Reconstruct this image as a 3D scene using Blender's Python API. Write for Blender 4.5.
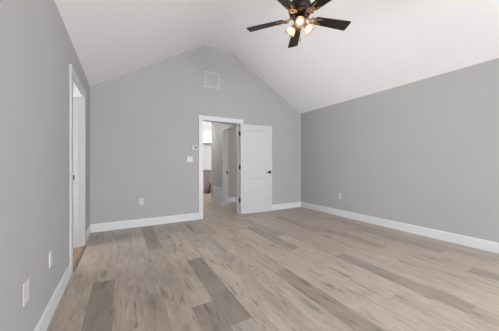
import bpy, bmesh, math, random
from mathutils import Vector, Matrix

sc = bpy.context.scene
for o in list(bpy.data.objects):
    bpy.data.objects.remove(o)
C = bpy.context.collection
R = math.radians

# ------------------------------------------------------------------ camera
EYE = 1.12
cam_d = bpy.data.cameras.new('camera')
cam = bpy.data.objects.new('camera', cam_d); C.objects.link(cam)
cam.location = (0, 0, EYE)
cam.rotation_euler = (R(90), 0, -0.51622)
cam_d.sensor_width = 36.0
cam_d.lens = 36.0 * 224.65 / 499.0
cam_d.shift_y = -(165.5 - 164.33) / 499.0
cam_d.clip_start = 0.05
sc.camera = cam

# ------------------------------------------------------------------ world and lights
P = dict(rear=118, rearup=16, side=7, sideup=7, left=9, sun=3.0, closet=28, bulb=2.5)
w = bpy.data.worlds.new('daylight'); sc.world = w; w.use_nodes = True
w.node_tree.nodes['Background'].inputs[0].default_value = (0.90, 0.935, 1.0, 1)
w.node_tree.nodes['Background'].inputs[1].default_value = 7.4

def area(name, loc, rot, sx, sy, power, col):
    l = bpy.data.lights.new(name, 'AREA'); l.shape = 'RECTANGLE'
    l.size = sx; l.size_y = sy; l.energy = power; l.color = col
    o = bpy.data.objects.new(name, l); C.objects.link(o)
    o.location = loc; o.rotation_euler = rot
    return o
# daylight entering by the windows of the wall behind the camera and of the right wall beside it:
# at each window one light for the open sky (level) and one for the sunlit ground outside (shining upwards)
YR = -6.5; XLW = -0.44
SKY, GND = (0.955, 0.975, 0.985), (0.98, 0.97, 0.95)
for x, k in ((0.55, .6), (2.95, 1.4)):
    area('rear_window_sky', (x, YR+.04, 1.45), (R(90), 0, 0), 1.5, 1.5, P['rear']*k, SKY)
    area('rear_window_ground', (x, YR+.05, 1.45), (R(90+P.get('rt',40)), 0, 0), 1.5, 1.0, P['rearup']*k, GND)
for y in (-1.15, -2.95):
    area('side_window_sky', (4.08, y, 1.45), (0, R(90), 0), 1.4, 1.3, P['side'], SKY)
    area('side_window_ground', (4.07, y, 1.45), (0, R(90+40), 0), 1.0, 1.3, P['sideup'], GND)
o = area('left_fill', (XLW, -1.2, 1.45), (R(0), R(-65), R(12)), 1.4, 1.3, P['left'], SKY); o.data.spread = R(130)  # unseen left-hand light added to brighten the right wall
sun_d = bpy.data.lights.new('sun', 'SUN'); sun_d.energy = P['sun']; sun_d.angle = R(0.6); sun_d.color = (1.0, 0.96, 0.9)
sun = bpy.data.objects.new('sun', sun_d); C.objects.link(sun)
sun.rotation_euler = Vector((-0.72, -0.30, -0.62)).to_track_quat('-Z', 'Y').to_euler()
# unseen lamps added to light the hallway, far room and side room
area('hall_fill', (1.85, 5.5, 2.40), (0, 0, 0), 0.3, 0.3, 3.5, (1.0, 0.96, 0.9))
for nm, loc, pw, col in (('far_room_fill', (3.7, 7.3, 2.05), 60, (1.0, 0.98, 0.96)), ('hall_fill', (1.75, 6.9, 2.15), 20, (1.0, 0.97, 0.93))):
    l = bpy.data.lights.new(nm, 'POINT'); l.energy = pw; l.color = col; l.shadow_soft_size = .12
    o = bpy.data.objects.new(nm, l); C.objects.link(o); o.location = loc
area('side_room_fill', (3.4, 5.3, 2.40), (0, 0, 0), 0.3, 0.3, 3.5, (1.0, 0.88, 0.75))
o = area('closet_fill', (-2.04, 3.78, 0.92), (0, R(-90-16), 0), 1.05, .85, P['closet'], SKY); o.data.spread = R(110)  # fill light added to brighten the far ceiling and right wall

sc.view_settings.view_transform = 'Standard'
sc.view_settings.look = 'None'
sc.view_settings.gamma = 1.0
sc.view_settings.use_curve_mapping = False
sc.view_settings.exposure = 0.22

# ------------------------------------------------------------------ helpers
def principled(name, col, rough=0.5, metal=0.0, **kw):
    m = bpy.data.materials.new(name); m.use_nodes = True
    b = m.node_tree.nodes['Principled BSDF']
    b.inputs['Base Color'].default_value = (*col, 1)
    b.inputs['Roughness'].default_value = rough
    b.inputs['Metallic'].default_value = metal
    for k, v in kw.items(): b.inputs[k].default_value = v
    return m

def mottled(name, col, rough, amount=0.03, scale=3.0, bump=0.0, bscale=250.0):
    m = principled(name, col, rough)
    nt = m.node_tree; N = nt.nodes; L = nt.links; b = N['Principled BSDF']
    tc = N.new('ShaderNodeTexCoord'); no = N.new('ShaderNodeTexNoise')
    no.inputs['Scale'].default_value = scale; no.inputs['Detail'].default_value = 3
    L.new(tc.outputs['Object'], no.inputs['Vector'])
    r = N.new('ShaderNodeValToRGB')
    r.color_ramp.elements[0].position = 0.3; r.color_ramp.elements[1].position = 0.7
    r.color_ramp.elements[0].color = (*[c * (1 - amount) for c in col], 1)
    r.color_ramp.elements[1].color = (*[min(1, c * (1 + amount)) for c in col], 1)
    L.new(no.outputs['Fac'], r.inputs['Fac']); L.new(r.outputs['Color'], b.inputs['Base Color'])
    if bump:
        n2 = N.new('ShaderNodeTexNoise'); n2.inputs['Scale'].default_value = bscale
        L.new(tc.outputs['Object'], n2.inputs['Vector'])
        bp = N.new('ShaderNodeBump'); bp.inputs['Strength'].default_value = bump; bp.inputs['Distance'].default_value = 0.002
        L.new(n2.outputs['Fac'], bp.inputs['Height']); L.new(bp.outputs['Normal'], b.inputs['Normal'])
    return m

def box(bm, x0, x1, y0, y1, z0, z1, M=None):
    vs = [bm.verts.new((x, y, z)) for x in (x0, x1) for y in (y0, y1) for z in (z0, z1)]
    for f in ((0,1,3,2),(4,6,7,5),(0,4,5,1),(2,3,7,6),(0,2,6,4),(1,5,7,3)):
        bm.faces.new([vs[i] for i in f])
    if M is not None:
        for v in vs: v.co = M @ v.co
    return vs

def prism(bm, pts, a, b, axis='y', M=None):
    """pts: 2D outline; extruded from a to b along axis."""
    def P(p, t):
        if axis == 'y': return (p[0], t, p[1])
        if axis == 'x': return (t, p[0], p[1])
        return (p[0], p[1], t)
    A = [bm.verts.new(P(p, a)) for p in pts]; B = [bm.verts.new(P(p, b)) for p in pts]
    bm.faces.new(A); bm.faces.new(B[::-1])
    n = len(pts)
    for i in range(n):
        bm.faces.new([A[i], B[i], B[(i + 1) % n], A[(i + 1) % n]])
    if M is not None:
        for v in A + B: v.co = M @ v.co
    return A + B

def lathe(bm, prof, seg=32, M=None, cap=True):
    """prof: list of (radius, z)"""
    rings = []
    allv = []
    for r, z in prof:
        ring = [bm.verts.new((r * math.cos(2*math.pi*i/seg), r * math.sin(2*math.pi*i/seg), z)) for i in range(seg)]
        rings.append(ring); allv += ring
    for a, b in zip(rings, rings[1:]):
        for i in range(seg):
            bm.faces.new([a[i], a[(i+1) % seg], b[(i+1) % seg], b[i]])
    if cap:
        bm.faces.new(rings[0][::-1]); bm.faces.new(rings[-1])
    if M is not None:
        for v in allv: v.co = M @ v.co
    return allv

def tube(bm, pts, r, seg=10):
    pts = [Vector(p) for p in pts]; rings = []
    for i, p in enumerate(pts):
        d = (pts[min(i+1, len(pts)-1)] - pts[max(i-1, 0)]).normalized()
        u = d.cross(Vector((0, 0, 1)))
        if u.length < 1e-3: u = d.cross(Vector((1, 0, 0)))
        u.normalize(); v = d.cross(u)
        rr = r[i] if isinstance(r, (list, tuple)) else r
        rings.append([bm.verts.new(p + u*rr*math.cos(2*math.pi*k/seg) + v*rr*math.sin(2*math.pi*k/seg)) for k in range(seg)])
    for a, b in zip(rings, rings[1:]):
        for k in range(seg): bm.faces.new([a[k], a[(k+1) % seg], b[(k+1) % seg], b[k]])
    bm.faces.new(rings[0][::-1]); bm.faces.new(rings[-1])

def obj(name, bm, mat, parent=None, bevel=0.0, smooth=False, seg=2):
    bmesh.ops.recalc_face_normals(bm, faces=bm.faces)
    me = bpy.data.meshes.new(name); bm.to_mesh(me); bm.free()
    me.materials.append(mat)
    o = bpy.data.objects.new(name, me); C.objects.link(o)
    if smooth:
        for p in me.polygons: p.use_smooth = True
        es = o.modifiers.new('split', 'EDGE_SPLIT'); es.split_angle = R(38)
    if bevel:
        b = o.modifiers.new('bevel', 'BEVEL'); b.width = bevel; b.segments = seg; b.limit_method = 'ANGLE'
    if parent: o.parent = parent
    return o

def thing(name, label, cat, loc=(0, 0, 0), rot=(0, 0, 0), group=None, kind=None):
    o = bpy.data.objects.new(name, None); C.objects.link(o)
    o.empty_display_size = 0.1
    o.location = loc; o.rotation_euler = rot
    o['label'] = label; o['category'] = cat
    if group: o['group'] = group
    if kind: o['kind'] = kind
    return o

def struct(name, bm, mat, label, cat='wall', parent=None, bevel=0.0):
    o = obj(name, bm, mat, parent, bevel)
    if parent is None:
        o['kind'] = 'structure'; o['label'] = label; o['category'] = cat
    return o

# ------------------------------------------------------------------ materials
WALL = (0.402, 0.402, 0.400)
M_wall = mottled('grey_wall_paint', WALL, 0.85, 0.012, 2.0, 0.08)
M_ceil = mottled('white_ceiling_paint', (0.90, 0.895, 0.905), 0.9, 0.008, 2.0, 0.08)
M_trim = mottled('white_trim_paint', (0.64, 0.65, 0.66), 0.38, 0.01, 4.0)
M_trim_dim = mottled('dimmed_white_trim_paint', (0.52, 0.52, 0.52), 0.5, 0.01, 4.0)  # same trim paint, with the doorway's dimmer light put into the colour
M_door = mottled('white_door_paint', (0.53, 0.53, 0.535), 0.42, 0.01, 4.0)
M_plate = principled('white_plastic', (0.56, 0.56, 0.56), 0.35)
M_slot = principled('dark_slot', (0.03, 0.03, 0.03), 0.6)
M_black = principled('black_hardware', (0.006, 0.006, 0.006), 0.5, 0.0)
M_black.node_tree.nodes['Principled BSDF'].inputs['Specular IOR Level'].default_value = 0.15
M_screen = principled('grey_display', (0.10, 0.12, 0.12), 0.25)
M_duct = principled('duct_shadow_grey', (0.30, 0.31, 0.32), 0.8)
M_grille = principled('white_painted_grille', (0.55, 0.55, 0.55), 0.45)
M_ventgrey = principled('painted_grey_grille', (0.62, 0.65, 0.68), 0.45)
M_taupe = mottled('taupe_cabinet_paint', (0.27, 0.235, 0.22), 0.5, 0.02)
M_counter = mottled('dark_stone_counter', (0.16, 0.13, 0.12), 0.3, 0.15, 40)
M_white_wall = mottled('white_wall_paint', (0.74, 0.73, 0.71), 0.8, 0.01)
M_side_wall = mottled('taupe_wall_paint', (0.36, 0.335, 0.31), 0.85, 0.01)
M_bronze = mottled('oil_rubbed_bronze', (0.020, 0.012, 0.009), 0.32, 0.3, 60)
M_bronze.node_tree.nodes['Principled BSDF'].inputs['Metallic'].default_value = 0.6
M_gold = mottled('antique_gold_bronze', (0.30, 0.185, 0.115), 0.42, 0.2, 70)
M_gold.node_tree.nodes['Principled BSDF'].inputs['Metallic'].default_value = 0.55

def wood_mat(name, c0, c1, rough, stretch=(2, 40, 40), coord='Object'):
    m = principled(name, c0, rough); nt = m.node_tree; N = nt.nodes; L = nt.links; b = N['Principled BSDF']
    tc = N.new('ShaderNodeTexCoord'); mp = N.new('ShaderNodeMapping'); mp.inputs['Scale'].default_value = stretch
    no = N.new('ShaderNodeTexNoise'); no.inputs['Scale'].default_value = 1; no.inputs['Detail'].default_value = 5
    no.inputs['Distortion'].default_value = 0.6
    L.new(tc.outputs[coord], mp.inputs[0]); L.new(mp.outputs[0], no.inputs['Vector'])
    r = N.new('ShaderNodeValToRGB'); r.color_ramp.elements[0].position = .35; r.color_ramp.elements[1].position = .68
    r.color_ramp.elements[0].color = (*c0, 1); r.color_ramp.elements[1].color = (*c1, 1)
    L.new(no.outputs['Fac'], r.inputs[0]); L.new(r.outputs[0], b.inputs['Base Color'])
    return m
M_blade = wood_mat('dark_walnut_blade', (0.008, 0.005, 0.004), (0.028, 0.014, 0.009), 0.42, (3, 45, 45))
M_brownboard = wood_mat('reddish_brown_wood', (0.09, 0.035, 0.02), (0.17, 0.07, 0.04), 0.5)
M_oak = wood_mat('orange_oak_floor', (0.24, 0.145, 0.085), (0.34, 0.21, 0.125), 0.4, (30, 3, 30))
M_strip = wood_mat('brown_transition_strip', (0.16, 0.11, 0.08), (0.24, 0.17, 0.125), 0.45, (30, 3, 30))

# ------------------------------------------------------------------ floor planks
def floor_material():
    m = principled('greige_vinyl_planks', (0.4, 0.35, 0.31), 0.5)
    nt = m.node_tree; N = nt.nodes; L = nt.links; b = N['Principled BSDF']
    b.inputs['Specular IOR Level'].default_value = 0.5
    at = N.new('ShaderNodeAttribute'); at.attribute_name = 'plank'      # r tone, g seed, b warmth
    sep = N.new('ShaderNodeSeparateColor'); L.new(at.outputs['Color'], sep.inputs[0])
    tc = N.new('ShaderNodeTexCoord')
    off = N.new('ShaderNodeCombineXYZ')
    mul = N.new('ShaderNodeMath'); mul.operation = 'MULTIPLY'; mul.inputs[1].default_value = 37.0
    L.new(sep.outputs[1], mul.inputs[0]); L.new(mul.outputs[0], off.inputs[0]); L.new(mul.outputs[0], off.inputs[1]); L.new(mul.outputs[0], off.inputs[2])
    add = N.new('ShaderNodeVectorMath'); add.operation = 'ADD'
    L.new(tc.outputs['Object'], add.inputs[0]); L.new(off.outputs[0], add.inputs[1])
    def noise(scale, sc_, detail, dist):
        mp = N.new('ShaderNodeMapping'); mp.inputs['Scale'].default_value = scale
        L.new(add.outputs[0], mp.inputs[0])
        n = N.new('ShaderNodeTexNoise'); n.inputs['Scale'].default_value = sc_; n.inputs['Detail'].default_value = detail
        n.inputs['Distortion'].default_value = dist; n.inputs['Roughness'].default_value = 0.6
        L.new(mp.outputs[0], n.inputs['Vector']); return n.outputs['Fac']
    broad = noise((9.0, 2.0, 1), 1.0, 5, 1.2)      # broad cathedral figure
    fine = noise((75, 3.5, 1), 1.0, 4, 0.3)        # fine grain
    crack = noise((26, 2.6, 1), 1.0, 3, 1.6)       # dark mineral streaks
    def mrange(v, a, b_, c, d):
        r = N.new('ShaderNodeMapRange'); r.inputs[1].default_value = a; r.inputs[2].default_value = b_
        r.inputs[3].default_value = c; r.inputs[4].default_value = d; L.new(v, r.inputs[0]); return r.outputs[0]
    def math_(op, a, b_):
        n = N.new('ShaderNodeMath'); n.operation = op
        for i, v in enumerate((a, b_)):
            if isinstance(v, (int, float)): n.inputs[i].default_value = v
            else: L.new(v, n.inputs[i])
        return n.outputs[0]
    v = math_('MULTIPLY', mrange(broad, .3, .7, 0.82, 1.13), mrange(fine, .3, .7, 0.90, 1.09))
    v = math_('MULTIPLY', v, mrange(crack, .30, .42, 0.52, 1.0))
    v = math_('MULTIPLY', v, mrange(sep.outputs[0], 0, 1, 0.0, 1.0))
    mid = noise((30, 5.0, 1), 1.0, 4, 1.0)
    v = math_('MULTIPLY', v, mrange(mid, .3, .7, 0.91, 1.08))
    # knots
    mpk = N.new('ShaderNodeMapping'); mpk.inputs['Scale'].default_value = (3.6, 1.0, 1); L.new(add.outputs[0], mpk.inputs[0])
    vo = N.new('ShaderNodeTexVoronoi'); vo.inputs['Scale'].default_value = 1.0; vo.voronoi_dimensions = '2D'
    wn = N.new('ShaderNodeTexNoise'); wn.inputs['Scale'].default_value = 9; L.new(tc.outputs['Object'], wn.inputs['Vector'])
    wv_ = N.new('ShaderNodeVectorMath'); wv_.operation = 'SCALE'; wv_.inputs[3].default_value = 0.22; L.new(wn.outputs['Color'], wv_.inputs[0])
    wa = N.new('ShaderNodeVectorMath'); wa.operation = 'ADD'; L.new(mpk.outputs[0], wa.inputs[0]); L.new(wv_.outputs[0], wa.inputs[1])
    L.new(wa.outputs[0], vo.inputs['Vector'])
    v = math_('MULTIPLY', v, mrange(vo.outputs['Distance'], 0.01, 0.13, 0.66, 1.0))
    # joints between planks, from the plank's own uv in metres
    uv = N.new('ShaderNodeUVMap'); uv.uv_map = 'edge'
    su = N.new('ShaderNodeSeparateXYZ'); L.new(uv.outputs[0], su.inputs[0])
    j1 = mrange(su.outputs[0], 0.0, 0.0022, 0.70, 1.0)
    d1 = math_('SUBTRACT', 0.178, su.outputs[0])
    j2 = mrange(d1, 0.0, 0.0022, 0.70, 1.0)
    j3 = mrange(su.outputs[1], 0.0, 0.0035, 0.70, 1.0)
    for j in (j1, j2, j3): v = math_('MULTIPLY', v, j)
    warm = N.new('ShaderNodeMix'); warm.data_type = 'RGBA'
    warm.inputs[6].default_value = (0.424, 0.362, 0.310, 1); warm.inputs[7].default_value = (0.428, 0.350, 0.286, 1)
    L.new(sep.outputs[2], warm.inputs[0])
    mc = N.new('ShaderNodeVectorMath'); mc.operation = 'SCALE'
    L.new(warm.outputs[2], mc.inputs[0]); L.new(v, mc.inputs[3])
    L.new(mc.outputs[0], b.inputs['Base Color'])
    L.new(mrange(fine, .3, .7, 0.34, 0.44), b.inputs['Roughness'])
    return m
M_floor = floor_material()

PW, PL = 0.178, 1.22
# darker planks seen in the photo: column index (column 0 starts at x = 0.652) -> (y of the far end, tone)
DARK = {0: (2.64, .60), -1: (1.75, .60), -2: (4.41, .64), 2: (4.75, .74), -5: (2.56, .62), -3: (2.10, .84),
        8: (4.05, .76), 7: (3.50, .72), 4: (1.90, .68), 9: (1.88, .70), 12: (3.87, .76), 14: (0.92, .72),
        13: (2.95, .80), 16: (2.50, .78), 17: (3.30, .82)}
def build_floor():
    rnd = random.Random(11)
    bm = bmesh.new(); uvl = bm.loops.layers.uv.new('edge'); cl = bm.loops.layers.float_color.new('plank')
    x_min, x_max, y_min, y_max = -0.445, 6.0, YR, 9.3
    for k in range(math.floor((x_min - .652) / PW), math.ceil((x_max - .652) / PW)):
        x0 = .652 + k * PW
        if k in DARK: yo, tone = DARK[k]
        else: yo, tone = rnd.uniform(0, PL), None
        y = yo - PL * 11
        prev = .9
        while y < y_max:
            isdark = tone is not None and abs(y + PL - yo) < .01
            if isdark: t = tone
            else:
                t = rnd.choice((.86, .92, .96, 1.0, 1.02, 1.05)) if tone is not None else rnd.choice((.88, .93, .96, .98, 1.0, 1.02, 1.04))
                if y > 4.3: t *= 1.0
            g, wv = rnd.random(), rnd.random()
            if isdark: wv = .4 + .6*wv
            a, b = max(y, y_min), min(y + PL, y_max)
            xa, xb = max(x0, x_min), min(x0 + PW, x_max)
            if b > a and xb > xa:
                vs = [bm.verts.new(c) for c in ((xa, a, 0), (xb, a, 0), (xb, b, 0), (xa, b, 0))]
                f = bm.faces.new(vs)
                for lp in f.loops:
                    lp[uvl].uv = (lp.vert.co.x - x0, lp.vert.co.y - y)
                    lp[cl] = (t, g, wv, 1)
            y += PL
    return obj('floor', bm, M_floor)
fl = build_floor()
fl['kind'] = 'structure'; fl['label'] = 'greige wood-look plank floor running through room and hallway'; fl['category'] = 'floor'
bm = bmesh.new(); box(bm, -2.2, 6.0, YR-.1, 9.4, -0.12, -0.004)
struct('floor', bm, M_oak, 'subfloor slab underneath the plank floor', 'floor')

# ------------------------------------------------------------------ room shell
XL, XR, YB = -0.458, 4.116, 4.493
ZL, ZR, ZT = 2.397, 2.457, 3.575
XA, XB = 1.467, 2.071           # flat strip of ceiling between these
T = 0.142
# left wall with the doorway (y 2.93..3.78)
bm = bmesh.new()
box(bm, XL-T, XL, YR, -1.9, 0, ZL+.05); box(bm, XL-T, XL, -.5, 2.93, 0, ZL+.05); box(bm, XL-T, XL, -1.9, -.5, 0, .7); box(bm, XL-T, XL, -1.9, -.5, 2.2, ZL+.05); box(bm, XL-T, XL, 3.78, YB+.12, 0, ZL+.05); box(bm, XL-T, XL, 2.93, 3.78, 2.03, ZL+.05)
struct('wall_left', bm, M_wall, 'grey painted left wall with a white cased doorway')
# back gable wall with doorway x 1.45..2.28
JL, JR, DH = 1.45, 2.28, 2.03
bm = bmesh.new()
prism(bm, [(XL, 0), (JL, 0), (JL, DH), (JR, DH), (JR, 0), (XR, 0), (XR, ZR), (XB, ZT), (XA, ZT), (XL, ZL)], YB, YB+.12, 'y')
struct('wall_back', bm, M_wall, 'grey gable wall with the open white door')
# right wall, window opening beside the camera (out of view)
bm = bmesh.new()
for a, b in ((YR-.14, -3.65), (-2.25, -1.85), (-.45, YB+.12)): box(bm, XR, XR+.14, a, b, 0, ZR+.05)
for a, b in ((-3.65, -2.25), (-1.85, -.45)): box(bm, XR, XR+.14, a, b, 0, .7); box(bm, XR, XR+.14, a, b, 2.2, ZR+.05)
struct('wall_right', bm, M_wall, 'long plain grey wall on the right')
# rear gable wall with two windows
bm = bmesh.new()
prism(bm, [(XL, 2.25), (XR, 2.25), (XR, ZR), (XB, ZT), (XA, ZT), (XL, ZL)], YR-.14, YR, 'y')
box(bm, XL, XR, YR-.14, YR, 0, .65)
for a, b in ((XL, -.25), (1.35, 2.15), (3.75, XR)): box(bm, a, b, YR-.14, YR, .65, 2.25)
struct('wall_rear', bm, M_wall, 'grey gable wall behind the camera with two windows')
# ceiling: two slopes and a flat strip as one shell
bm = bmesh.new()
th = .14
prism(bm, [(XL-T, ZL-.0863), (XL-.0, ZL), (XA, ZT), (XB, ZT), (XR, ZR), (XR+.14, ZR-.077), (XR+.14, ZR+.1), (XB, ZT+th), (XA, ZT+th), (XL-T, ZL+.1)], YR-.14, YB, 'y')
struct('ceiling', bm, M_ceil, 'white vaulted ceiling with a flat strip along its top', 'ceiling')

# window frames behind the camera
def window_frame(n, M, wd, ht):
    label = {1: 'white framed rear window nearer the left wall', 2: 'white framed rear window nearer the right wall', 3: 'white framed window in the right wall, nearer the camera', 4: 'white framed window in the right wall, nearer the rear wall', 5: 'added white framed window for the fill light in the left wall behind the camera', 6: 'added white framed window for the fill light in the small room through the left doorway'}[n]
    t = thing('window_%d' % n, label, 'window', kind='structure')
    t.matrix_world = M
    bm = bmesh.new()
    for a, b, c, d in ((-wd/2, wd/2, 0, .05), (-wd/2, wd/2, ht-.05, ht), (-wd/2, -wd/2+.05, .05, ht-.05), (wd/2-.05, wd/2, .05, ht-.05), (-wd/2+.05, wd/2-.05, ht/2-.02, ht/2+.02)):
        box(bm, a, b, -.10, -.06, c, d)
    obj('window_frame', bm, M_trim, t)
window_frame(1, Matrix.Translation((0.55, YR, .65)), 1.6, 1.6)
window_frame(2, Matrix.Translation((2.95, YR, .65)), 1.6, 1.6)
window_frame(3, Matrix.Translation((XR, -1.15, .7)) @ Matrix.Rotation(R(-90), 4, 'Z') @ Matrix.Translation((0, .16, 0)), 1.4, 1.5)
window_frame(4, Matrix.Translation((XR, -2.95, .7)) @ Matrix.Rotation(R(-90), 4, 'Z') @ Matrix.Translation((0, .16, 0)), 1.4, 1.5)

window_frame(5, Matrix.Translation((XL, -1.2, .7)) @ Matrix.Rotation(R(90), 4, 'Z') @ Matrix.Translation((0, .16, 0)), 1.4, 1.5)  # window added out of view to go with the left-hand fill

window_frame(6, Matrix.Translation((-2.1, 3.80, .33)) @ Matrix.Rotation(R(90), 4, 'Z') @ Matrix.Translation((0, .16, 0)), .9, 1.14)  # invented window framing the small room's fill light

# hallway: walls behind the gable wall
HX = 2.33; HY0, HY1, HEND = 4.74, 5.55, 6.42; HT = .165
bm = bmesh.new()
box(bm, HX, HX+HT, 4.613, HY0, 0, 2.44); box(bm, HX, HX+HT, HY1, HEND, 0, 2.44); box(bm, HX, HX+HT, HY0, HY1, DH, 2.44)
struct('wall_hall_right', bm, M_wall, 'grey hallway wall holding a floor-level grille')
bm = bmesh.new(); box(bm, 1.12, 1.24, 4.613, 9.3, 0, 2.44)
struct('wall_hall_left', bm, M_wall, 'grey hallway wall opposite the side room')
bm = bmesh.new(); box(bm, 1.12, 6.0, 9.18, 9.3, 0, 2.44)
struct('wall_far', bm, M_white_wall, 'white wall of the bright room at the end of the hallway')
bm = bmesh.new(); box(bm, HX+HT, 6.0, 6.05, 6.17, 0, 2.44)
struct('wall_side_room_far', bm, M_side_wall, 'taupe wall of the dim side room')
bm = bmesh.new(); box(bm, 5.2, 5.3, 4.613, 6.05, 0, 2.44)
struct('wall_side_room_right', bm, M_side_wall, 'taupe end wall of the side room')
bm = bmesh.new(); box(bm, 5.88, 6.0, 6.17, 9.18, 0, 2.44)
struct('wall_far_room_right', bm, M_white_wall, 'white side wall of the bright room past the hallway')
bm = bmesh.new(); box(bm, 1.12, 6.0, 4.613, 9.3, 2.44, 2.54)
struct('ceiling_hall', bm, M_ceil, 'flat white ceiling over the hallway and far rooms', 'ceiling')
# closet behind the left doorway
bm = bmesh.new()
box(bm, -2.2, XL-T, 2.3, 2.4, 0, 2.4); box(bm, -2.2, XL-T, 4.3, 4.4, 0, 2.4); box(bm, -2.2, -2.1, 2.4, 3.35, 0, 2.4); box(bm, -2.2, -2.1, 4.25, 4.3, 0, 2.4); box(bm, -2.2, -2.1, 3.35, 4.25, 0, .33); box(bm, -2.2, -2.1, 3.35, 4.25, 1.47, 2.4)
struct('wall_closet', bm, M_wall, 'grey walls of the small room through the left doorway')
bm = bmesh.new(); box(bm, -2.2, XL-T-.001, 2.3, 4.4, 2.4, 2.44)
struct('ceiling_closet', bm, M_ceil, 'white ceiling of the small room through the left doorway', 'ceiling')
bm = bmesh.new(); box(bm, -2.1, XL-.012, 2.4, 4.3, -.004, 0.001)
struct('floor_closet', bm, M_oak, 'orange oak floor of the small room through the left doorway', 'floor')

# ------------------------------------------------------------------ trim
BH, BT = .135, .014
def base(bm, p, q, n):
    """baseboard from p to q (2D), n = direction into the room; small stepped top"""
    p, q, n = Vector(p), Vector(q), Vector(n)
    sec = [(0, 0), (BT, 0), (BT, BH-.02), (BT*.55, BH-.006), (BT*.45, BH), (0, BH)]
    A = [bm.verts.new((*(p + n*s), z)) for s, z in sec]; B = [bm.verts.new((*(q + n*s), z)) for s, z in sec]
    bm.faces.new(A); bm.faces.new(B[::-1])
    for i in range(len(sec)):
        j = (i+1) % len(sec); bm.faces.new([A[i], B[i], B[j], A[j]])
def baseboard(name, segs, label):
    bm = bmesh.new()
    for s in segs: base(bm, *s)
    struct(name, bm, M_trim, label, 'baseboard')
baseboard('baseboard_left', [((XL, YR), (XL, 2.84), (1, 0)), ((XL, 3.87), (XL, YB), (1, 0))], 'white baseboard along the left wall')
baseboard('baseboard_back', [((XL+BT, YB), (1.36, YB), (0, -1)), ((2.37, YB), (XR-BT, YB), (0, -1))], 'white baseboard along the gable wall')
baseboard('baseboard_right', [((XR, YR), (XR, YB), (-1, 0))], 'long white baseboard along the right wall')
baseboard('baseboard_hall', [((HX, HY1+.002), (HX, HEND), (-1, 0)), ((HX, HEND), (HX+HT, HEND), (0, 1)), ((1.24, 4.63), (1.24, 9.18), (1, 0))], 'white baseboard of the hallway below the grille')
baseboard('baseboard_side_room', [((HX+HT, 6.05), (5.2, 6.05), (0, -1))], 'white baseboard of the dim side room')

def plate_strike(name, parent, M, k=1.0):
    M = M @ Matrix.Diagonal((k, 1, k, 1))
    bm = bmesh.new(); box(bm, -.013, .013, -.003, 0, -.029, .029, M)
    s = obj(name, bm, M_black, parent, .0015); s['label'] = 'black latch strike plate'
    bm = bmesh.new(); box(bm, -.006, .006, -.0036, -.003, -.012, .012, M); obj('latch_hole', bm, M_slot, s)

# doorway trim of the gable wall
t = thing('trim_1', 'white casing and jambs framing the open hallway doorway', 'door trim', kind='structure')
cw, ct = .09, .018
bm = bmesh.new(); box(bm, JL-cw, JL-.004, YB-ct, YB, 0, DH+.004); obj('side_casing', bm, M_trim, t, .002)
bm = bmesh.new(); box(bm, JR+.004, JR+cw, YB-ct, YB, 0, DH+.004); obj('side_casing', bm, M_trim, t, .002)
bm = bmesh.new(); box(bm, JL-cw-.008, JR+cw+.008, YB-ct-.003, YB, DH+.004, DH+cw+.004); obj('head_casing', bm, M_trim, t, .002)
def jambs(t, kind, a, b, c0, c1, stop, mat=None):
    mat = mat or M_trim
    # kind 'y': wall runs along x; opening a..b in x, wall c0..c1 in y
    for s, e in ((a, 1), (b, -1)):
        bm = bmesh.new()
        if kind == 'y':
            box(bm, min(s, s+e*.004)-.0, max(s, s+e*.004), c0, c1, 0, DH)
            box(bm, min(s+e*.004, s+e*.015), max(s+e*.004, s+e*.015), stop, stop+.035, 0, DH-.004)
        else:
            box(bm, c0, c1, min(s, s+e*.004), max(s, s+e*.004), 0, DH)
            box(bm, stop, stop+.035, min(s+e*.004, s+e*.015), max(s+e*.004, s+e*.015), 0, DH-.004)
        obj('jamb', bm, mat, t)
    bm = bmesh.new()
    if kind == 'y': box(bm, a+.004, b-.004, c0, c1, DH-.004, DH)
    else: box(bm, c0, c1, a+.004, b-.004, DH-.004, DH)
    obj('head_jamb', bm, mat, t)
jambs(t, 'y', JL, JR, YB-.002, YB+.122, YB+.05)
plate_strike('strike_plate', t, Matrix.Translation((JL+.004, YB+.025, .93)) @ Matrix.Rotation(R(-90), 4, 'Z') @ Matrix.Rotation(R(180), 4, 'Z'))

# left doorway trim
t = thing('trim_2', 'white casing and jambs of the left wall doorway', 'door trim', kind='structure')
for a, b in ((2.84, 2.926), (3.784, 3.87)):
    bm = bmesh.new(); box(bm, XL, XL+ct, a, b, 0, DH+.004); obj('side_casing', bm, M_trim_dim, t, .002)
bm = bmesh.new(); box(bm, XL, XL+ct+.003, 2.832, 3.878, DH+.004, DH+cw+.004); obj('head_casing', bm, M_trim_dim, t, .002)
jambs(t, 'x', 2.93, 3.78, XL-T-.002, XL+.002, XL-.085, M_trim_dim)
plate_strike('strike_plate', t, Matrix.Translation((XL-.108, 3.776, .945)))
bm = bmesh.new(); prism(bm, [(XL-.012, 0.001), (XL+.030, 0), (XL+.030, .004), (XL+.02, .010), (XL-.004, .010)], 2.934, 3.776, 'y'); obj('threshold_strip', bm, M_strip, t)

# side room doorway trim in the hall
t = thing('trim_3', 'white jambs of the side-room doorway in the hallway', 'door trim', kind='structure')
jambs(t, 'x', HY0, HY1, HX-.002, HX+HT+.002, HX+.06)
plate_strike('strike_plate', t, Matrix.Translation((HX+.130, HY1-.004, .90)), 1.5)

# ------------------------------------------------------------------ the open door leaf
hinge = Vector((2.286, 4.422, .012)); free = Vector((3.092, 4.362, .012))
ang = math.atan2(free.y-hinge.y, free.x-hinge.x)
W, Hh, TH = .806, 2.008, .035
d = thing('door_1', 'white panelled door swung open into the room against the gable wall', 'door', hinge, (0, 0, ang), kind='structure')
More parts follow.
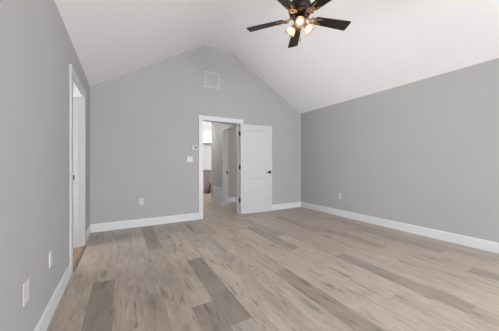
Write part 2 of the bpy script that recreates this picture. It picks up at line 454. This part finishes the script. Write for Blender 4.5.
# local: x along leaf, front face y = 0 (towards camera), back y = TH
st, rl = .115, .12
panels = [(st, W-st, .235, .80), (st, W-st, 1.13, Hh-rl)]
bm = bmesh.new()
for a, b, c, e in ((0, st, 0, Hh), (W-st, W, 0, Hh), (st, W-st, 0, .235), (st, W-st, .80, 1.13), (st, W-st, Hh-rl, Hh)):
    box(bm, a, b, 0, TH, c, e)
obj('door_frame', bm, M_door, d)
for a, b, c, e in panels:
    bm = bmesh.new()
    box(bm, a, b, .007, TH-.007, c, e)
    m = .022     # sticking: sloped moulding round the recess, both faces
    for y0, y1 in ((0.001, .007), (TH-.001, TH-.007)):
        O = [(a, c), (b, c), (b, e), (a, e)]; I = [(a+m, c+m), (b-m, c+m), (b-m, e-m), (a+m, e-m)]
        vo = [bm.verts.new((p[0], y0, p[1])) for p in O]; vi = [bm.verts.new((p[0], y1, p[1])) for p in I]
        vb = [bm.verts.new((p[0], y1, p[1])) for p in O]
        for i in range(4):
            j = (i+1) % 4
            bm.faces.new([vo[i], vo[j], vi[j], vi[i]]); bm.faces.new([vb[i], vi[i], vi[j], vb[j]]); bm.faces.new([vo[i], vb[i], vb[j], vo[j]])
    # raised field
    k = .055
    box(bm, a+k, b-k, .0045, TH-.0045, c+k, e-k)
    obj('door_panel', bm, M_door, d)
for hz in (.31, 1.045, 1.79):
    bm = bmesh.new()
    box(bm, -.0025, 0, .004, .032, hz-.045, hz+.045)                     # leaf on door edge
    lathe(bm, [(.012, hz-.052), (.012, hz+.052)], 12, Matrix.Translation((-.012, .030, 0)))
    box(bm, -.012, -.0095, .037, .085, hz-.045, hz+.045)
    h = obj('hinge', bm, M_black, d); h['label'] = 'black butt hinge'
for side in (0, 1):
    y0 = 0 if side == 0 else TH; s = -1 if side == 0 else 1
    bm = bmesh.new()
    Mx = Matrix.Translation((W-.065, y0, .925)) @ Matrix.Rotation(R(90*(1 if s < 0 else -1)), 4, 'X')
    lathe(bm, [(.035, 0), (.035, .006), (.030, .010), (.012, .012), (.012, .034)], 24, Mx)
    h = obj('door_handle', bm, M_black, d, smooth=True); h['label'] = 'black lever handle with round rose'
    bm = bmesh.new(); yy = y0 + s*.034
    tube(bm, [(W-.065+.012, yy, .925), (W-.065, yy, .925), (W-.11, yy, .925), (W-.165, yy, .925)], [.010, .012, .008, .007], 10)
    obj('lever', bm, M_black, h, smooth=True)
bm = bmesh.new(); box(bm, W, W+.0015, .006, .029, .897, .953); obj('latch_plate', bm, M_black, d)

# ------------------------------------------------------------------ wall plates
def frame_on(wall, x, y, z):
    """matrix: local x = right along wall seen from the room, local -y = out of the wall, z up"""
    if wall == 'back': return Matrix.Translation((x, YB, z))
    if wall == 'right': return Matrix.Translation((XR, y, z)) @ Matrix.Rotation(R(-90), 4, 'Z')
    return Matrix.Translation((XL, y, z)) @ Matrix.Rotation(R(90), 4, 'Z')

def outlet(M, label):
    t = thing('wall_outlet', label, 'outlet'); t.matrix_world = M
    bm = bmesh.new(); box(bm, -.036, .036, -.006, 0, -.058, .058); obj('cover_plate', bm, M_plate, t, .002)
    for zc in (-.0215, .0215):
        bm = bmesh.new(); prism(bm, [(.0165*math.cos(a)*1.0, zc + max(-.0135, min(.0135, .0175*math.sin(a)))) for a in [2*math.pi*i/20 for i in range(20)]], -.0085, -.006, 'y')
        s = obj('socket', bm, M_plate, t)
        bm = bmesh.new()
        box(bm, -.0075, -.0055, -.0088, -.0085, zc-.002, zc+.006); box(bm, .0055, .0075, -.0088, -.0085, zc-.002, zc+.006)
        box(bm, -.002, .002, -.0088, -.0085, zc-.009, zc-.005); obj('slot', bm, M_slot, s)
    return t
outlet(frame_on('back', .305, 0, .45), 'white duplex outlet low on the gable wall, left of the hallway doorway')
outlet(frame_on('right', 0, 3.27, .432), 'white duplex outlet low on the long right wall')
outlet(frame_on('left', 0, 2.15, .43), 'white duplex outlet on the left wall, nearer the left doorway')

t = thing('cover_plate', 'blank white wall plate low on the left wall, nearest the camera', 'wall plate'); t.matrix_world = frame_on('left', 0, 1.668, .425)
bm = bmesh.new(); box(bm, -.040, .040, -.006, 0, -.062, .062); obj('plate', bm, M_plate, t, .0025)
for z in (-.042, .042):
    bm = bmesh.new(); lathe(bm, [(.0035, 0), (.0035, .001), (.0025, .0016)], 10, Matrix.Translation((0, -.006, z)) @ Matrix.Rotation(R(90), 4, 'X'))
    obj('screw', bm, M_plate, t)

# double rocker switch
t = thing('light_switch', 'white double rocker light switch left of the hallway doorway', 'light switch'); t.matrix_world = frame_on('back', 1.178, 0, 1.223)
bm = bmesh.new(); box(bm, -.058, .058, -.006, 0, -.060, .060); obj('cover_plate', bm, M_plate, t, .002)
for xc in (-.023, .023):
    bm = bmesh.new(); prism(bm, [(-.0085, -.034), (-.0065, 0), (-.0105, .034), (-.006, .034), (-.006, -.034)], xc-.0165, xc+.0165, 'x')
    obj('rocker', bm, M_trim, t)

# thermostat
t = thing('thermostat', 'small white thermostat with grey display above the light switch', 'thermostat'); t.matrix_world = frame_on('back', 1.283, 0, 1.452)
bm = bmesh.new(); box(bm, -.066, .066, -.026, 0, -.048, .048); b_ = obj('body', bm, M_plate, t, .006, seg=3)
bm = bmesh.new(); box(bm, -.022, .040, -.0268, -.0262, -.014, .026); obj('display', bm, M_screen, t)
bm = bmesh.new()
for k in (-1, 1): box(bm, .010+k*.014-.008, .010+k*.014+.008, -.028, -.026, -.036, -.028)
obj('button', bm, M_grille, t)

# high air vent on gable
def grille(name, label, M, wd, ht, mat, mesh_n, cat='vent', fr=.022):
    t = thing(name, label, cat); t.matrix_world = M
    bm = bmesh.new()
    for a, b, c, e in ((-wd/2, wd/2, -ht/2, -ht/2+fr), (-wd/2, wd/2, ht/2-fr, ht/2), (-wd/2, -wd/2+fr, -ht/2+fr, ht/2-fr), (wd/2-fr, wd/2, -ht/2+fr, ht/2-fr)):
        box(bm, a, b, -.012, 0, c, e)
    obj('frame', bm, mat, t)
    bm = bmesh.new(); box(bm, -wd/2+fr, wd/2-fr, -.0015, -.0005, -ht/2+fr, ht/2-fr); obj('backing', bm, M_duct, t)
    h = ht - 2*fr
    for i in range(mesh_n):
        z = -h/2 + (i+.5)*h/mesh_n; p = h/mesh_n
        bm = bmesh.new()
        prism(bm, [(-.010, z-p*.46), (-.0085, z-p*.46), (-.002, z+p*.34), (-.0035, z+p*.34)], -wd/2+fr, wd/2-fr, 'x')
        obj('louver', bm, mat, t)
    return t
grille('air_vent', 'square white louvered air vent high on the gable wall', frame_on('back', 1.640, 0, 2.888), .345, .325, M_grille, 12)
grille('return_grille', 'grey return-air grille low on the hallway wall', Matrix.Translation((HX, 5.93, .325)) @ Matrix.Rotation(R(-90), 4, 'Z'), .64, .34, M_ventgrey, 9)

# ------------------------------------------------------------------ bright room beyond the hallway
t = thing('base_cabinet', 'taupe base cabinet with dark countertop in the bright room past the hallway', 'cabinet', (0, 0, 0))
bm = bmesh.new(); box(bm, 2.30, 3.02, 8.42, 9.14, .0, .86); obj('body', bm, M_taupe, t)
bm = bmesh.new(); box(bm, 2.32, 2.66, 8.40, 8.42, .10, .84); obj('cabinet_door', bm, M_taupe, t, .003)
bm = bmesh.new(); box(bm, 2.68, 3.00, 8.40, 8.42, .10, .84); obj('cabinet_door', bm, M_taupe, t, .003)
bm = bmesh.new(); box(bm, 2.28, 3.04, 8.38, 9.16, .86, .89); obj('countertop', bm, M_counter, t, .004)
bm = bmesh.new(); box(bm, 3.06, 5.8, 8.62, 9.14, 0, .875)
o = obj('low_wall', bm, M_wall, None, .003); o['kind'] = 'structure'; o['label'] = 'grey half-height wall beside the taupe cabinet'; o['category'] = 'wall'
bm = bmesh.new(); box(bm, 1.26, 5.86, 8.55, 9.16, 1.97, 2.438)
struct('trim_4', bm, M_ceil, 'white ceiling drop above the taupe cabinet', 'soffit')
bm = bmesh.new(); box(bm, 2.70, 2.86, 9.10, 9.178, .89, 1.97)
o = obj('wall_panel', bm, M_wall); o['label'] = 'narrow grey upright panel on the white wall above the taupe cabinet'; o['category'] = 'panel'
bm = bmesh.new()
prism(bm, [(2.82, 0.0), (2.95, 0.0), (2.975, .12), (2.99, .40), (2.965, .40), (2.90, .14)], 8.28, 8.32, 'y')
o = obj('brown_board', bm, M_brownboard, None, .004); o['label'] = 'small reddish-brown wooden board standing on the floor by the taupe cabinet'; o['category'] = 'board'

# ------------------------------------------------------------------ ceiling fan
FX, FY, FZ = 1.770, 1.952, 2.79
fan = thing('ceiling_fan', 'dark bronze five-blade ceiling fan with three lit glass shades', 'ceiling fan', (FX, FY, FZ))
bm = bmesh.new(); lathe(bm, [(.012, .775), (.070, .775), (.068, .755), (.045, .715), (.020, .700), (.014, .700)], 32); obj('canopy', bm, M_bronze, fan, smooth=True)
bm = bmesh.new(); lathe(bm, [(.0125, .17), (.0125, .72)], 16); obj('downrod', bm, M_bronze, fan, smooth=True)
bm = bmesh.new(); lathe(bm, [(.016, .225), (.030, .215), (.034, .185), (.080, .178), (.118, .160), (.128, .135), (.128, .085), (.118, .070), (.112, .062), (.118, .052), (.112, .035), (.085, .018), (.060, .012)], 40)
mh = obj('motor_housing', bm, M_bronze, fan, smooth=True)
bm = bmesh.new(); lathe(bm, [(.1285, .118), (.131, .114), (.131, .106), (.1285, .102)], 40, cap=False); obj('trim_band', bm, M_bronze, mh, smooth=True)
bm = bmesh.new(); lathe(bm, [(.055, .014), (.058, -.005), (.066, -.020), (.066, -.048), (.050, -.072), (.026, -.086), (.012, -.100), (.003, -.106)], 32)
hub = obj('light_kit_hub', bm, M_bronze, fan, smooth=True)

RB = .638
for k in range(5):
    a = -.268 + k*2*math.pi/5
    Rz = Matrix.Rotation(a, 4, 'Z') @ Matrix.Rotation(R(-12), 4, 'X')
    # blade outline in local xy
    r0, wi, wo = .185, .105, .142
    out = []
    def arc(cx, cy, r, a0, a1, n=6):
        for i in range(n+1):
            t_ = R(a0 + (a1-a0)*i/n); out.append((cx + r*math.cos(t_), cy + r*math.sin(t_)))
    arc(r0+.03, -wi/2+.03, .03, 180, 270); arc(RB-.022, -wo/2+.022, .022, 270, 360); arc(RB-.022, wo/2-.022, .022, 0, 90); arc(r0+.03, wi/2-.03, .03, 90, 180)
    bm = bmesh.new(); prism(bm, out, .004, .011, 'z')
    b = obj('blade', bm, M_blade, fan, .0015); b.matrix_local = Rz
    # iron: arm, ring plate with hole, forked end
    bm = bmesh.new()
    tube(bm, [(.085, 0, .030), (.110, 0, .018), (.135, 0, .000)], [.014, .012, .010], 8)
    n = 24; cx = .168
    ri, ro = .014, .040
    vt = {}
    for lay, z in (('b', -.008), ('t', .003)):
        vt[lay] = ([bm.verts.new((cx + ri*1.1*math.cos(2*math.pi*i/n), ri*math.sin(2*math.pi*i/n), z)) for i in range(n)],
                   [bm.verts.new((cx + ro*(1.05+.18*math.cos(3*2*math.pi*i/n))*math.cos(2*math.pi*i/n), ro*(1.05+.18*math.cos(3*2*math.pi*i/n))*math.sin(2*math.pi*i/n), z)) for i in range(n)])
    for i in range(n):
        j = (i+1) % n
        for lay in ('b', 't'):
            bm.faces.new([vt[lay][0][i], vt[lay][0][j], vt[lay][1][j], vt[lay][1][i]])
        for s in (0, 1):
            bm.faces.new([vt['b'][s][i], vt['b'][s][j], vt['t'][s][j], vt['t'][s][i]])
    for s in (-1, 1):
        box(bm, -.0, .085, -.008, .008, -.006, .003, Matrix.Translation((.190, s*.016, 0)) @ Matrix.Rotation(s*R(14), 4, 'Z'))
        lathe(bm, [(.006, -.009), (.006, -.006)], 10, Matrix.Translation((.255, s*.032, 0)))
    ir = obj('blade_iron', bm, M_gold, b, .0015); ir['label'] = 'antique gold blade bracket with an open ring'

M_glass = bpy.data.materials.new('amber_glass'); M_glass.use_nodes = True
nt = M_glass.node_tree; nt.nodes.clear()
o_ = nt.nodes.new('ShaderNodeOutputMaterial'); tr = nt.nodes.new('ShaderNodeBsdfTransparent'); tl = nt.nodes.new('ShaderNodeBsdfTranslucent')
gl = nt.nodes.new('ShaderNodeBsdfGlossy'); m1 = nt.nodes.new('ShaderNodeMixShader'); m2 = nt.nodes.new('ShaderNodeMixShader')
tr.inputs[0].default_value = (1, .90, .80, 1); tl.inputs[0].default_value = (1, .80, .62, 1); gl.inputs['Roughness'].default_value = .15
m1.inputs[0].default_value = .3; m2.inputs[0].default_value = .08
nt.links.new(tr.outputs[0], m1.inputs[1]); nt.links.new(tl.outputs[0], m1.inputs[2]); nt.links.new(m1.outputs[0], m2.inputs[1]); nt.links.new(gl.outputs[0], m2.inputs[2]); nt.links.new(m2.outputs[0], o_.inputs[0])
M_bulb = bpy.data.materials.new('lit_bulb'); M_bulb.use_nodes = True
bn = M_bulb.node_tree.nodes['Principled BSDF']; bn.inputs['Base Color'].default_value = (.9, .85, .8, 1)
bn.inputs['Emission Color'].default_value = (1, .70, .42, 1); bn.inputs['Emission Strength'].default_value = 7

for az in (228, 348, 108):
    tilt = 46      # degrees from straight down
    M0 = Matrix.Rotation(R(az), 4, 'Z') @ Matrix.Translation((.062, 0, -.052)) @ Matrix.Rotation(R(180-tilt), 4, 'Y')
    # local +z of M0 is the shade axis pointing out and down
    bm = bmesh.new(); lathe(bm, [(.010, -.015), (.014, .0), (.022, .006), (.026, .016), (.026, .034), (.022, .038)], 20, M0)
    arm = obj('lamp_arm', bm, M_gold, fan, smooth=True)
    bm = bmesh.new()
    lathe(bm, [(.024, .030), (.029, .038), (.042, .053), (.050, .072), (.052, .090), (.056, .110), (.054, .111), (.0495, .090), (.0475, .072), (.040, .055), (.027, .040)], 28, M0, cap=False)
    sh = obj('lamp_shade', bm, M_glass, fan, smooth=True); sh['label'] = 'amber glass bell shade'
    bm = bmesh.new(); lathe(bm, [(.0565, .106), (.0590, .109), (.0590, .114), (.0535, .114), (.0535, .109)], 28, M0, cap=False); obj('shade_rim', bm, M_gold, sh, smooth=True)
    bm = bmesh.new(); lathe(bm, [(.010, .036), (.012, .046), (.024, .060), (.029, .076), (.025, .091), (.014, .101), (.002, .104)], 20, M0)
    bl = obj('bulb', bm, M_bulb, fan, smooth=True); bl['label'] = 'glowing warm white bulb'
for az in (228, 348, 108):      # each bell shade throws its light out and down
    l = bpy.data.lights.new('bulb_light', 'SPOT'); l.energy = P['bulb']; l.shadow_soft_size = .05; l.color = (1, .95, .89)
    l.spot_size = R(160); l.spot_blend = .6
    o = bpy.data.objects.new('bulb_light', l); C.objects.link(o); o.parent = fan
    o.location = (.175*math.cos(R(az)), .175*math.sin(R(az)), -.165)
    o.rotation_euler = Vector((math.cos(R(az))*.72, math.sin(R(az))*.72, -.69)).to_track_quat('-Z', 'Y').to_euler()
for az in (228, 348, 108):      # warm light leaving the top of each bulb towards the brackets
    l = bpy.data.lights.new('bulb_glow', 'POINT'); l.energy = .16; l.shadow_soft_size = .012; l.color = (1, .74, .5)
    o = bpy.data.objects.new('bulb_glow', l); C.objects.link(o); o.parent = fan
    o.location = (.135*math.cos(R(az)), .135*math.sin(R(az)), -.055)
# pull chain
bm = bmesh.new(); tube(bm, [(.030, .030, -.075), (.034, .034, -.12), (.034, .034, -.21)], .0018, 6)
lathe(bm, [(.003, -.24), (.006, -.235), (.006, -.215), (.003, -.208)], 10, Matrix.Translation((.034, .034, 0)))
obj('pull_chain', bm, M_bronze, fan)
